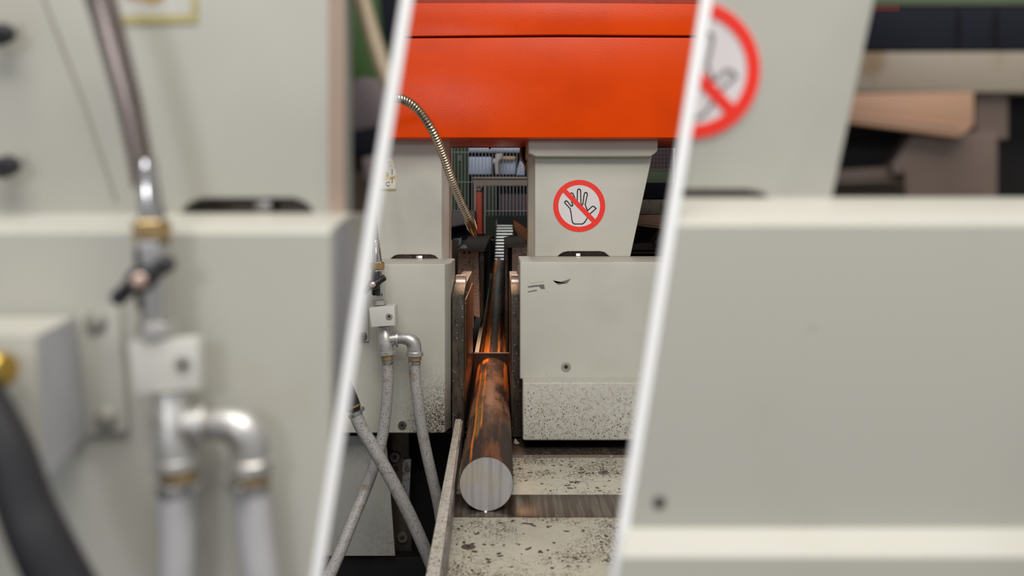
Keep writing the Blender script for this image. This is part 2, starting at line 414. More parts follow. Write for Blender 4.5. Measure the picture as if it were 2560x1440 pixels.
t = thing('machine_column', 'cream machine column with worn BC sticker, left of the steel bar', 'machine column', P(1020, 655, 4.7))
xa = P(1105, 0, 4.68).x
left_out = [(500, 346), (1105, 346), (1105, 652), (1098, 652), (1096, 647), (1087, 639), (1076, 636.5), (998, 636.5), (986, 639), (977, 646), (971, 652), (500, 652)]
o = finish(prism(left_out, 4.68, 0.85, 0.006, seg=3), 'column_body', m_cream, t)
bm = prism([(800, 346), (1104, 346), (1104, 652), (800, 652)], 4.75, 0.7)
finish(prism(rect(970, 630, 1100, 652), 4.674, 0.002) if False else prism(rect(965, 628, 1100, 655), 4.74, 0.02), 'slot_back', m_rear, t)
c = P(1046, 646, 4.70)
hexnut('slot_bolt', P(1039, 644, 4.66)+Vector((0, .03, 0)), P(1055, 644, 4.66)+Vector((0, .03, 0)), px(6, 4.66), m_clamp, t)
# side face plate; pink glow of the work lamp put into its colour
xs = P(1105.5, 0, 4.68).x
def chamfer_face(x0, x1, ya, yb, yc, z0, z1, name, mat, parent):
    bm = bmesh.new(); ring = [(x0, ya), (x1, yb), (x1, yc), (x0, yc)]
    extrude_pts(bm, [Vector((x, y, z1)) for x, y in ring], [Vector((x, y, z0)) for x, y in ring])
    return finish(bm, name, mat, parent, 0)
chamfer_face(xs-0.002, P(1122.5, 0, 4.75).x, 4.684, 4.75, 4.97, CH-(655-VY)/F*4.68, CH+0.385, 'side_face', m_side, t)
st_ = finish(prism([(948, 475), (988, 475), (991, 440), (988, 412), (982, 400), (975, 394), (966, 400), (950, 420)], 4.677, 0.004), 'sticker', m_label, t)
lab(st_, 'worn cut-off white sticker lettered B and C with yellow edge')
finish(prism([(948, 471), (990, 471), (990, 476), (948, 476)], 4.675, 0.002), 'tape_edge', m_yellow, st_)
finish(prism([(948, 428), (958, 426), (972, 432), (971, 444), (963, 452), (948, 446)], 4.6762, 0.001), 'yellow_patch', m_brassy, st_)
def letter(ch, u, v, D, hpx, parent, mat=None):
    cu = bpy.data.curves.new('letter', 'FONT'); cu.body = ch; cu.size = px(hpx, D)/0.72; cu.align_x = 'CENTER'; cu.extrude = 0.0003
    tmp = bpy.data.objects.new('tmp', cu); COL.objects.link(tmp); bpy.context.view_layer.update()
    me = bpy.data.meshes.new_from_object(tmp); bpy.data.objects.remove(tmp)
    bm = bmesh.new(); bm.from_mesh(me)
    bmesh.ops.transform(bm, matrix=Matrix.Translation(P(u, v, D)) @ Matrix.Rotation(math.pi/2, 4, 'X'), verts=bm.verts)
    return finish(bm, 'printed_letter', mat or m_ink, parent, 0)
letter('B', 967, 441, 4.674, 11, st_); letter('C', 969, 465, 4.674, 11, st_)
for k in range(7):
    finish(prism(rect(979+0.3*(k % 2), 424+k*3.5 if k < 4 else 446+(k-4)*4, 981.5, 426+k*3.5 if k < 4 else 448.5+(k-4)*4), 4.6755, 0.001), 'print_mark', m_inkn, st_)

t = thing('machine_column', 'cream tapered machine column carrying the red hand-prohibition sign', 'machine column', P(1460, 645, 4.7))
right_out = [(1337, 384), (1632, 384), (1576, 642), (1525, 642), (1519, 637), (1512, 631), (1500, 628.5), (1420, 628.5), (1408, 631), (1400, 636), (1394, 642), (1337, 642)]
finish(prism(right_out, 4.7, 0.75, 0.007, seg=3), 'column_body', m_cream, t)
finish(prism([(1321, 349), (1645, 349), (1645, 376), (1640, 382), (1628, 391), (1340, 391), (1321, 383)], 4.62, 0.7, 0.010, seg=3), 'top_flange', m_cream, t)
xs = P(1337, 0, 4.7).x
chamfer_face(xs+0.003, P(1320.5, 0, 4.78).x, 4.706, 4.78, 4.97, 1.9-0.252, 2.2, 'side_face', m_cream, t)
finish(prism(rect(1392, 622, 1530, 645), 4.76, 0.02), 'slot_back', m_chip, t)
hexnut('slot_bolt', P(1440, 638, 4.70)+Vector((0, .02, 0)), P(1452, 638, 4.70)+Vector((0, .02, 0)), px(6, 4.7), m_clamp, t)

# prohibition sign
HAND = [(575,932),(660,932),(684,915),(700,890),(722,850),(745,822),(806,768),(786,747),(766,745),(715,790),(704,765),(690,725),(712,625),(710,605),(697,597),(683,606),(676,640),(666,720),(656,737),(646,722),(643,585),(638,568),(625,561),(612,568),(608,590),(606,690),(588,672),(573,640),(562,612),(547,602),(533,611),(538,650),(551,712),(560,730),(553,742),(540,741),(500,690),(486,687),(474,697),(478,712),(530,768),(538,800),(552,900),(560,918)]
def build_sign(parent, D, k=1.0, side=None):
    def T(x, y):
        u = 1300+x/4.236; v = 340+y/4.236
        return (1280+(u-1280)*k, 720+(v-720)*k)
    def circ(r, n=72): return [T(627+r*math.cos(2*math.pi*i/n), 740+r*math.sin(2*math.pi*i/n)) for i in range(n)]
    root = finish(prism(circ(281), D-0.0012, 0.0012, side=side), 'warning_sign', m_signe, parent)
    lab(root, 'round red and white sign: crossed-out hand')
    finish(prism(circ(225), D-0.0020, 0.0008, side=side), 'white_disc', m_signw, root)
    bm = bmesh.new(); a = circ(276); b = circ(221); n = len(a)
    va = [bm.verts.new(P(*p, D-0.0030)) for p in a]; vb = [bm.verts.new(P(*p, D-0.0030)) for p in b]
    wa = [bm.verts.new(P(*p, D-0.0012)) for p in a]; wb = [bm.verts.new(P(*p, D-0.0012)) for p in b]
    for i in range(n):
        j = (i+1) % n
        bm.faces.new((va[i], va[j], vb[j], vb[i])); bm.faces.new((wa[i], wa[j], wb[j], wb[i]))
        bm.faces.new((va[i], va[j], wa[j], wa[i])); bm.faces.new((vb[i], vb[j], wb[j], wb[i]))
    clip(bm, side, D); finish(bm, 'red_ring', m_red, root, 0)
    bm = bmesh.new(); n = len(HAND)
    for i in range(n):
        p = Vector(HAND[i]); q = Vector(HAND[(i+1) % n]); d = (q-p).normalized(); w = Vector((-d.y, d.x))*6.0; e = d*3
        quad = [p+w-e, q+w+e, q-w+e, p-w-e]
        prism([T(*z) for z in quad], D-0.0026, 0.0006, bm=bm)
    clip(bm, side, D); finish(bm, 'hand_outline', m_ink if k == 1 else m_inkn, root, 0)
    d = Vector((1, 1.04)).normalized(); w = Vector((-d.y, d.x))*25
    a = Vector((627, 740))-d*238; b = Vector((627, 740))+d*238
    finish(prism([T(*z) for z in (a+w, b+w, b-w, a-w)], D-0.0032, 0.001, side=side), 'slash_bar', m_red, root)
build_sign(t, 4.7)

# ------------------------------------------------------------------ lower casings (front plane about 4.2 m)
t = thing('machine_casing', 'cream lower casing left of the steel bar, oil-speckled near its lower corner', 'machine casing', P(1000, 1083, 4.3))
xl, x1, x2 = P(500, 0, 4.2).x, P(1112, 0, 4.2).x, P(1127, 0, 4.30).x
zt, zb = P(0, 660, 4.2).z, P(0, 1083, 4.2).z
bm = bmesh.new()
ring = [(xl, 4.2), (x1, 4.2), (x2, 4.30), (x2, 4.70), (xl, 4.70)]
extrude_pts(bm, [Vector((x, y, zt)) for x, y in ring], [Vector((x, y, zb)) for x, y in ring])
bmesh.ops.recalc_face_normals(bm, faces=bm.faces); bevel(bm, 0.008, 3)
finish(bm, 'casing_cover', m_cream_dirty, t)
pl = finish(prism([(780, 690), (916, 690), (922, 853), (780, 856)], 4.185, 0.014, 0.002), 'bracket_plate', m_cream, t)
bolt('bracket_bolt', 908, 840, 4.185, 10, pl, m_bolt, True)
bolt('casing_bolt', 1006, 1062, 4.2, 10, t, m_bolt, True)

t = thing('machine_casing', 'cream lower casing right of the steel bar with scratches and a low stepped box', 'machine casing', P(1460, 1100, 4.2))
finish(profile([(655, 4.2), (640.5, 4.735), (948, 4.735), (948, 4.2)], 1300, 2250, 4.2, 0.009), 'upper_cover', m_cream, t)
finish(profile([(957, 4.07), (943, 4.205), (1096, 4.5), (1101, 4.07)], 1307, 2250, 4.1, 0.009), 'lower_box', m_cream_low, t)
b = bolt('cover_screw', 1415, 917, 4.2, 12, t, m_bolt_light, True, h=0.004)
finish(prism([(1318, 716), (1336, 713), (1360, 711), (1362, 723), (1352, 722), (1348, 716), (1322, 719)], 4.1992, 0.002), 'scratch', m_scratch, t)
finish(prism([(1382, 701), (1390, 708), (1427, 697), (1418, 708), (1396, 712)], 4.1992, 0.002), 'scratch', m_scratch, t)
finish(prism([(1319, 729), (1342, 724), (1342, 727), (1320, 731)], 4.1992, 0.002), 'scratch', m_scratch, t)
finish(prism([(1320, 702), (1330, 707), (1360, 701), (1360, 703), (1330, 709)], 4.1992, 0.002), 'scratch', m_side, t)

# ------------------------------------------------------------------ clamping jaws
def jaw_front(u0, u1, label, side):
    t = thing('clamping_jaw', label, 'clamping jaw', P((u0+u1)/2, 1090, 4.5), 'clamping jaws')
    xa, xb = P(u0, 0, 4.3).x, P(u1, 0, 4.3).x
    z0 = CH-1.10; z1 = P(0, 737, 4.3).z
    prof = [(4.3, z0), (4.3, z1), (4.52, z1+0.035), (5.5, z1+0.035), (5.5, z0)]
    bm = bmesh.new(); extrude_pts(bm, [Vector((xa, y, z)) for y, z in prof], [Vector((xb, y, z)) for y, z in prof])
    bmesh.ops.recalc_face_normals(bm, faces=bm.faces); bevel(bm, 0.004, 2); finish(bm, 'jaw_body', m_jaw, t)
    xm = (xa+xb)/2
    bm = lathe((xa+0.002, 4.62, z1+0.03), (xb-0.002, 4.62, z1+0.03), [(0, 0.042), (0.05, 0.045), (0.95, 0.045), (1, 0.042)], 20)
    lab(finish(bm, 'rounded_top', m_pinkshine, t), 'rounded top edge with a pink highlight put into its colour')  # this colour paints the pink lamp highlight on the jaw
    return t
t = jaw_front(1130, 1160, 'oily black clamping jaw standing left of the bar beside the casing', -1)
xin = P(1160.5, 0, 4.3).x
for k, (vv, DD) in enumerate(((733, 4.55), (760, 4.40), (905, 4.9), (860, 4.55))):
    p = Vector((xin, DD, CH-(vv-VY)/F*DD)); finish(lathe(p, p+Vector((0.004, 0, 0)), [(0, 0.007), (1, 0.005)], 10), 'jaw_pin', m_clamp, t)
# inner jaw face; rust and warm lamp light put into its colour
finish(box(xin-0.002, xin+0.004, 4.42, 5.48, CH-0.95, CH-0.44, 0.001), 'rust_lit_face', simple('rust_lit_steel', (0.20, 0.085, 0.035), 0.3, 0.5, 0.2, 14), t)
jaw_front(1278, 1303, 'dark worn clamping jaw right of the bar against the casing edge', 1)

t = thing('rear_clamp', 'brown greasy rear clamp block with two bolt holes, left of the bar', 'clamp', P(1180, 800, 6.5))
finish(prism([(1146, 620), (1182, 622), (1184, 820), (1140, 820)], 6.5, 0.6, 0.006), 'clamp_plate', m_rear, t)
finish(prism([(1181, 622), (1196, 623), (1200, 795), (1184, 790)], 6.5, 3.4, 0.008), 'clamp_rib', m_rear, t)
finish(prism([(1196, 622), (1211, 622), (1209, 800), (1200, 796)], 6.55, 3.6, 0.008), 'clamp_face', m_jaw, t)
bm = bmesh.new(); za = P(0, 622, 6.45).z
extrude_pts(bm, [Vector((P(1145, 0, 6.45).x, 6.45, za-0.02)), Vector((P(1212, 0, 6.45).x, 6.45, za-0.02)), Vector((P(1212, 0, 6.45).x, 6.45, za)), Vector((P(1150, 0, 6.45).x, 6.45, za))],
            [Vector((P(1171, 0, 9.6).x, 9.6, za-0.02)), Vector((P(1226, 0, 9.6).x, 9.6, za-0.02)), Vector((P(1226, 0, 9.6).x, 9.6, za+0.01)), Vector((P(1172, 0, 9.6).x, 9.6, za+0.01))])
bevel(bm, 0.005); lab(finish(bm, 'top_plate', m_chip, t), 'top plate strewn with metal chips')
for u in (1160.5, 1174): finish(prism([(u+3*math.cos(a*math.pi/6), 631+4.6*math.sin(a*math.pi/6)) for a in range(12)], 6.497, 0.006), 'bolt_hole', m_ink, t)
t = thing('rear_clamp', 'brown speckled rear clamp block right of the bar behind the column', 'clamp', P(1290, 700, 6.5))
finish(prism([(1262, 617), (1271, 618), (1270, 880), (1262, 880)], 6.5, 2.5, 0.005), 'clamp_face', m_jaw, t)
finish(prism([(1270, 617), (1281, 617), (1281, 880), (1270, 880)], 6.56, 2.3, 0.004), 'clamp_gap_filler', m_black, t)
finish(prism([(1280, 616), (1320, 612), (1320, 880), (1280, 880)], 6.48, 2.0, 0.006), 'clamp_plate', m_rear, t)
finish(prism([(1262, 617), (1320, 611), (1322, 616), (1262, 620)], 6.46, 2.5, 0.003), 'top_plate', m_chip, t)

# chute strip and guard plate
tag(finish(box(-0.168, -0.142, 5.5, 7.2, CH-0.885, CH-0.875, 0.002), 'chute_strip', m_side), 'cream metal strip running back beside the bar behind the guard plate', 'strip')
D = 5.42
pts = [(1184, 883), (1275, 883), (1275, 1010)]
cxp, cyp, rp = P(0, 0, 1).x, 0, 0
cu = VX+XC*F/D; cv = VY+(CH-ZC)*F/D; rr = 0.104*F/D
pts += [(cu+rr*math.cos(a), cv-rr*math.sin(a)) for a in [math.pi*k/16 for k in range(17)]]
pts += [(1184, 1010)]
# split to keep the outline simple
bm = bmesh.new(); top = [(1184, 883), (1275, 883)]
for k in range(16):
    a0, a1 = math.pi*(1-k/16), math.pi*(1-(k+1)/16)
    ua, va_ = cu+rr*math.cos(a0), cv-rr*math.sin(a0); ub, vb_ = cu+rr*math.cos(a1), cv-rr*math.sin(a1)
    prism([(ua, 883), (ub, 883), (ub, vb_), (ua, va_)], D, 0.008, bm=bm)
prism([(1184, 883), (cu-rr, 883), (cu-rr, 1000), (1184, 1000)], D, 0.008, bm=bm)
prism([(cu+rr, 883), (1276, 883), (1276, 1000), (cu+rr, 1000)], D, 0.008, bm=bm)
t = thing('guard_plate', 'thin dark guard plate with arched cut-out over the bar between the jaws', 'guard plate', P(1230, 1000, D))
finish(bm, 'plate', m_guard, t, 0)
lab(finish(prism(rect(1184, 882, 1276, 884), D-0.001, 0.012), 'bright_top_edge', m_pinkshine, t), 'bright pinkish top edge')  # thin bright strip along the top of the plate

# ------------------------------------------------------------------ steel bar
t = thing('steel_bar', 'long round steel bar with rust streaks and sawn grey end', 'steel bar', (XC, D0, ZC-RB))
rings = [(0, 0.0), ]
bm = lathe((XC, D0+0.0015, ZC), (XC, D1, ZC), [(0, RB-0.0015), (0.00015, RB), (0.1, RB), (0.5, RB), (1, RB)], 64)
finish(bm, 'bar_surface', m_bar, t, 40)
lab(finish(lathe((XC, D0, ZC), (XC, D0+0.004, ZC), [(0, RB-0.002), (1, RB-0.0012)], 64), 'sawn_end', m_barend, t), 'pale grey freshly sawn end face')

# ------------------------------------------------------------------ machine table
ZT = CH-1.101
t = thing('machine_table', 'cream machine table with steel strip beneath the bar end', 'machine table', (0.3, 3.3, 0))
XL, XR = -0.180, 2.0
finish(box(XL, XR, 2.66, 3.18, ZT-0.03, ZT-0.002, 0.003), 'cover_plate', m_plate, t)
lab(finish(box(XL, XR, 3.435, 3.955, ZT-0.03, ZT-0.002, 0.003), 'cover_plate', m_plate, t), 'cream plate heavily spotted with chips behind the steel strip')
finish(box(XL-0.0, XR, 3.182, 3.43, ZT-0.03, ZT, 0.002), 'steel_strip', m_strip, t)
finish(box(XL, XR, 3.962, 4.3, ZT-0.05, ZT-0.006, 0.002), 'dark_channel', m_jaw, t)
finish(box(XL, XR, 3.95, 3.962, ZT-0.03, ZT+0.008, 0.002), 'channel_lip', m_chip, t)
finish(box(XL, XR, 2.72, 5.6, ZT-0.40, ZT-0.05, 0.0), 'table_body', m_black, t)
finish(box(-0.60, 0.45, 4.72, 16.5, ZT-0.16, ZT-0.055, 0.0), 'bed_rail', m_black, t)
for u, v in ((1509, 1181), (1171, 1366)):
    D_ = 1.101*F/(v-VY); p = Vector(((u-VX)/F*D_, D_, ZT-0.003)); r = 0.024
    s = finish(lathe(p, p+Vector((0, 0, 0.003)), [(0, r), (0.7, r), (1, r*0.9)], 24), 'table_screw', m_bolt, t)
    finish(lathe(p+Vector((0, 0, 0.0031)), p+Vector((0, 0, 0.0034)), [(0, r*0.3), (1, r*0.3)], 6), 'hex_socket', m_ink, s)
tag(finish(lathe((XC-0.003, 3.233, ZT+0.0005), (XC-0.003, 3.233, ZT+0.006), [(0, 0.010), (0.6, 0.008), (1, 0.003)], 14), 'coolant_drop', m_chrome), 'small milky coolant drop beneath the sawn bar end', 'drop')
# loose chips lying on the plates
chips = []
for k in range(170):
    y = random.choice([random.uniform(3.46, 3.93), random.uniform(2.70, 3.15)]); x = random.uniform(0.0 if y > 3.3 else -0.15, 0.62)
    if y > 3.3: x = abs(random.gauss(0.22, 0.15))+0.02
    chips.append((x, y))
bm = bmesh.new()
for x, y in chips:
    s = random.uniform(0.0018, 0.0062); a = random.uniform(0, 3.1); e = random.uniform(1, 2.4)
    pts_ = [Vector((x+s*e*math.cos(q)*math.cos(a)-s*math.sin(q)*math.sin(a), y+s*e*math.cos(q)*math.sin(a)+s*math.sin(q)*math.cos(a), ZT-0.002)) for q in [i*math.pi/3 for i in range(6)]]
    extrude_pts(bm, pts_, [p+Vector((0, 0, 0.0018)) for p in pts_])
o = tag(finish(bm, 'metal_chips', m_jaw, None, 0), 'small dark metal chips scattered over the cream table plates', 'metal chips'); o['kind'] = 'stuff'
# bright copper-coloured chip by the casing foot
tag(finish(prism([(1284, 1106), (1288, 1096), (1293, 1103), (1299, 1109), (1292, 1111), (1286, 1110)], 4.05, 0.008, 0.001), 'chip_curl', m_pinkshine), 'bright coppery metal chip at the foot of the casing', 'metal chip')

# side guide of the table: cream topped vertical plate
t = thing('side_guide', 'narrow cream-topped metal guide rail along the table edge', 'guide rail', (-0.2, 3.0, ZT-0.2))
def bar_quad(xa, xb, ya, yb, z0, z1, bw=0.003): return box(xa, xb, ya, yb, z0, z1, bw)
gz = CH-0.985
bm = bmesh.new()
a0 = [Vector(p) for p in ((-0.220, 4.19, gz-0.02), (-0.192, 4.19, gz-0.02), (-0.192, 4.19, gz), (-0.220, 4.19, gz))]
b0 = [Vector(p) for p in ((-0.204, 2.2, gz-0.02), (-0.166, 2.2, gz-0.02), (-0.166, 2.2, gz), (-0.204, 2.2, gz))]
extrude_pts(bm, a0, b0); bmesh.ops.recalc_face_normals(bm, faces=bm.faces); bevel(bm, 0.003)
lab(finish(bm, 'cream_strip', m_cream_low, t), 'cream painted top strip')
bm = bmesh.new()
a0 = [Vector(p) for p in ((-0.198, 4.19, gz-0.24), (-0.190, 4.19, gz-0.24), (-0.185, 4.19, gz-0.008), (-0.193, 4.19, gz-0.008))]
b0 = [Vector(p) for p in ((-0.176, 2.2, gz-0.24), (-0.160, 2.2, gz-0.24), (-0.158, 2.2, gz-0.008), (-0.168, 2.2, gz-0.008))]
extrude_pts(bm, a0, b0); bmesh.ops.recalc_face_normals(bm, faces=bm.faces)
finish(bm, 'steel_side', m_edge, t, 0)

# ------------------------------------------------------------------ below the left casing
tag(finish(prism([(780, 1090), (965, 1090), (988, 1390), (780, 1390)], 4.35, 0.02, 0.003), 'lower_sheet', m_pan), 'plain pale grey metal sheet below the casing, behind the crossed hoses', 'metal sheet')
t = thing('bolted_mount', 'black bolted mounting plate between the grey sheet and the dark recess', 'mounting plate', P(1005, 1400, 4.5))
finish(prism([(955, 1084), (1022, 1084), (1030, 1392), (985, 1392)], 4.48, 0.05, 0.003), 'mount_plate', m_guard, t)
for v_ in (1141, 1341): bolt('cap_bolt', 988 if v_ < 1200 else 1007, v_, 4.48, 14, t, m_bolt, True, 0.02)
for v_ in (1172, 1370): finish(prism([((990 if v_ < 1200 else 1008)+7*math.cos(a*math.pi/8), v_+7*math.sin(a*math.pi/8)) for a in range(16)], 4.478, 0.006), 'bolt_hole', m_ink, t)
lab(finish(prism([(1006, 1148), (1028, 1148), (1022, 1268), (1004, 1240)], 4.45, 0.02, 0.002), 'bright_lug', m_edge, t), 'scraped bright metal lug')
tag(finish(prism(rect(500, 1084, 1180, 1460), 4.62, 0.05), 'recess_back', m_black), 'black back sheet of the recess beneath the left casing', 'back sheet')
tag(finish(prism(rect(500, 1392, 1120, 1600), 4.40, 0.25, 0.01), 'base_beam', m_black), 'black oily base beam at the foot of the machine under the hoses', 'base beam')

# ------------------------------------------------------------------ gooseneck coolant pipe
def gooseneck(pts, rpx0, rpx1, Dm, parent, mat, step, side=None):
    path = resample(smooth_path(pts, 14), step/4)
    n = len(path)
    def rad(tt, i):
        base = px(rpx0+(rpx1-rpx0)*tt, Dm); return base*(1.0 if i % 4 in (0, 1) else 0.84)
    return finish(tube(path, rad, 16, side=side, sD=Dm), 'ribbed_tube', mat, parent, 20), path
t = thing('coolant_gooseneck', 'ribbed brassy metal gooseneck curving down from the orange head to a nozzle', 'gooseneck', P(1190, 583, 5.0))
pts = [P(930, 262, 4.05), P(975, 248, 4.05), P(1010, 250, 4.1), P(1045, 275, 4.15), P(1080, 325, 4.2), P(1108, 388, 4.3), P(1130, 450, 4.4), P(1150, 500, 4.5), P(1172, 546, 4.6)]
gn, path = gooseneck(pts, 11.8, 10.8, 4.3, t, m_conduit, 0.0155)
a, b = P(1170, 541, 4.59), P(1186, 584, 4.75)
finish(lathe(a, b, [(0, px(10, 4.6)), (0.06, px(11.5, 4.6)), (0.35, px(13.5, 4.65)), (0.6, px(13, 4.65)), (0.97, px(8, 4.7)), (1, px(7, 4.7))], 20), 'nozzle', m_conduit, t)
finish(lathe(b, b+(b-a)*0.1, [(0, px(5, 4.7)), (1, px(4.5, 4.7))], 12), 'nozzle_tip', m_clamp, t)

# ------------------------------------------------------------------ hose manifold on the left casing
def hose_clamp(c, d, r, parent, bu, mat=m_clamp):
    d = d.normalized(); w = r*0.62
    o = finish(lathe(c-d*w/2, c+d*w/2, [(0, r*1.06), (0.1, r*1.12), (0.9, r*1.12), (1, r*1.06)], 28), 'hose_clamp', mat, parent)
    q = c+bu
    finish(lathe(q+Vector((0, r*0.25, 0)), q-Vector((0, r*0.35, 0)), [(0, r*0.34), (0.7, r*0.34), (1, r*0.25)], 16), 'clamp_screw', mat, o)
    return o
def manifold(t, X, D, kk=1.0, side=None, hose=m_hose):
    """X maps centre-photo pixels to the pixels used; D is the distance of the pipe axis; kk pixel scale"""
    def Q(u, v, dd=0.0): a = X(u, v); return P(a[0], a[1], D+dd*kd)
    kd = D/4.06*0.6 if kk > 1 else 1.0
    R = lambda n: px(n*kk, D)
    # conduit above the valve
    a, b = Q(939.5, 600), Q(943.5, 657)
    finish(lathe(a, b, [(0, R(9)), (0.10, R(9.5)), (0.12, R(8.6)), (0.24, R(9.8)), (0.26, R(9)), (0.40, R(10.5)), (0.9, R(12.5)), (1, R(12))], 20), 'chrome_ferrule', m_chrome, t)
    hexnut('brass_nut', Q(943.5, 655), Q(944, 674), R(17.5), m_brass, t)
    v = hexnut('valve_body', Q(944, 672), Q(948, 740), R(16.5), m_chrome, t)
    finish(lathe(Q(938, 705, -0.02), Q(938, 705, -0.10), [(0, R(11)), (0.6, R(12)), (1, R(10))], 20), 'valve_stem', m_blackrub, t)
    finish(lathe(Q(938, 678, -0.03), Q(940, 738, -0.03), [(0, R(9)), (0.1, R(11)), (0.9, R(11)), (1, R(9))], 8), 'reflection_sleeve', m_blackrub, t)  # black piece added as the dark reflection in the chrome body
    h = finish(tube([Q(908, 731, -0.10), Q(911, 729, -0.10), Q(922, 719, -0.10), Q(930, 713, -0.10), Q(938, 709, -0.10), Q(948, 702, -0.10), Q(960, 694, -0.10), Q(963, 692, -0.10)], lambda s, i: R((5, 8, 7.5, 13, 13, 8, 8.5, 6)[i]), 12), 'valve_handle', m_blackrub, t)
    e_ = 0.10+R(12.5)/kd
    finish(lathe(Q(932, 712, -e_), Q(932, 712, -e_-R(3)/kd), [(0, R(7)), (0.6, R(7)), (1, R(5))], 14), 'handle_screw', m_pinkshine, h)
    hexnut('pipe_nut', Q(948, 738), Q(949, 750), R(15), m_chrome, t)
    hexnut('pipe_nut', Q(949, 750), Q(949, 762), R(18), m_galv, t)
    # block
    poly = [X(922, 770), X(986, 765), X(988, 814), X(928, 818)]
    blk = finish(prism(poly, D-0.07*kd, 0.13*kd, 0.003*kd, side=side), 'valve_block', m_block, t)
    u_, v_ = X(973, 791); bolt('block_screw', u_, v_, D-0.07*kd, 8.5*kk, blk, m_bolt_light, True, 0.004*kd)
    # tee
    finish(lathe(Q(961, 816), Q(967, 888), [(0, R(16)), (0.2, R(16.5)), (0.25, R(19)), (0.75, R(19.5)), (0.86, R(19.5)), (0.88, R(22)), (0.98, R(22)), (1, R(20))], 28), 'tee_body', m_galv, t)
    finish(lathe(Q(962, 848), Q(1000, 846), [(0, R(16)), (0.70, R(16)), (0.72, R(18.5)), (0.86, R(18.5)), (0.88, R(13)), (1, R(13))], 24), 'tee_branch', m_galv, t)
    finish(lathe(Q(992, 847), Q(996, 847), [(0, R(21)), (1, R(21))], 24), 'branch_collar', m_galv, t)
    el = smooth_path([Q(996, 846), Q(1010, 846), Q(1024, 849), Q(1034, 860), Q(1036, 876), Q(1037, 886)], 6)
    finish(tube(el, lambda s, i: R(13+5*min(1, s*2.2)), 24), 'elbow', m_galv, t)
    finish(lathe(Q(1037, 878), Q(1037, 892), [(0, R(19)), (0.2, R(21)), (0.8, R(21)), (1, R(19))], 24), 'elbow_collar', m_galv, t)
    for u0, u1, v0, v1 in ((967, 968, 888, 896), (1037, 1037.5, 891, 898)):
        lab(finish(lathe(Q(u0, v0), Q(u1, v1+3), [(0, R(16.5)), (1, R(16.5))], 20), 'brass_thread', m_brass, t), 'exposed brass thread')
    return Q, R
idX = lambda u, v: (u, v)
t = thing('coolant_manifold', 'galvanised pipe tee and elbow under a white valve block on the casing', 'pipe manifold', P(965, 900, 4.06))
manifold(t, idX, 4.06)
# upper feed conduit of the valve
t = thing('feed_conduit', 'short shiny ribbed conduit entering the black-handled valve at the casing edge', 'conduit', P(939, 600, 4.06))
gooseneck([P(905, 380, 4.02), P(920, 460, 4.04), P(934, 540, 4.06), P(939.5, 603, 4.06)], 11, 8.5, 4.06, t, m_conduit2, 0.016)

def hose(name, label, pts, r, clampi, screw, mat=m_hose, side=None, sD=None, cat='hose', seg=22):
    t = thing(name, label, cat, pts[-1], None)
    path = smooth_path(pts, 10)
    finish(tube(path, r, seg, side=side, sD=sD), 'hose_tube', mat, t)
    hose_clamp(path[clampi], path[clampi+2]-path[clampi], r, t, screw)
    return t
r28 = px(14.2, 4.06)
hose('coolant_hose', 'speckled grey hose under the tee, sweeping down to the lower left', [P(968, 896, 4.06), P(970, 930, 4.06), P(968, 985, 4.06), P(962, 1050, 4.06), P(952, 1110, 4.05), P(930, 1180, 4.02), P(905, 1245, 3.98), P(878, 1310, 3.9), P(850, 1380, 3.82), P(815, 1460, 3.7)], r28, 3, P(988, 909, 4.03)-P(968, 906, 4.06))
hose('coolant_hose', 'grey hose under the pipe elbow, hanging down behind the guide rail', [P(1036, 896, 4.06), P(1037, 935, 4.06), P(1044, 1000, 4.06), P(1054, 1070, 4.07), P(1068, 1140, 4.08), P(1082, 1200, 4.09), P(1096, 1262, 4.1), P(1106, 1330, 4.12)], r28, 3, P(1026, 909, 4.0)-P(1037, 905, 4.06))
r32 = px(16.5, 3.85)
t = hose('coolant_hose', 'grey hose with black end fitting crossing diagonally in front of the others', [P(886, 1030, 3.85), P(905, 1072, 3.85), P(935, 1122, 3.85), P(968, 1180, 3.85), P(1000, 1240, 3.86), P(1030, 1300, 3.88), P(1062, 1372, 3.9), P(1095, 1450, 3.95)], r32, 1, P(906, 1018, 3.82)-P(888, 1030, 3.85))
a = P(862, 955, 3.85); b = P(886, 1028, 3.85)
lab(finish(lathe(a, b, [(0, px(15, 3.85)), (0.2, px(17, 3.85)), (0.75, px(19.5, 3.85)), (0.9, px(19, 3.85)), (1, px(14, 3.85))], 24), 'end_fitting', m_blackrub, t), 'black rubber end fitting')
lab(finish(lathe(a+(b-a)*0.80, a+(b-a)*0.86, [(0, px(19.8, 3.85)), (1, px(19.8, 3.85))], 24), 'brass_ring', m_brassy, t), 'thin brass ring')

# ------------------------------------------------------------------ background seen between the columns
t = thing('roller_conveyor', 'long conveyor of bright steel rollers running away behind the bar', 'roller conveyor', (0, 24, 0))
ys = [648.5, 640.6, 632.7, 624.8, 616.9, 609, 601.2, 593.4, 585.6, 578, 571, 564.5]
for i, v in enumerate(ys):
    Dd = 17.6+i*1.0; a = P(1238+0.35*i, v, Dd); b = P(1268+(1.6*i if i < 9 else 14-0.8*(i-9)), v, Dd); r = px(1.7, Dd)
    finish(lathe(a, b, [(0, r), (1, r)], 16), 'roller', m_roller, t)
def sloped(u0, v0, Da, u1, v1, Db, wpx0, wpx1, h, name, mat, parent):
    bm = bmesh.new(); a = P(u0, v0, Da); b = P(u1, v1, Db)
    extrude_pts(bm, [a, a+Vector((px(wpx0, Da), 0, 0)), a+Vector((px(wpx0, Da), 0, -h)), a+Vector((0, 0, -h))],
                [b, b+Vector((px(wpx1, Db), 0, 0)), b+Vector((px(wpx1, Db), 0, -h)), b+Vector((0, 0, -h))])
    return finish(bm, name, mat, parent, 0)
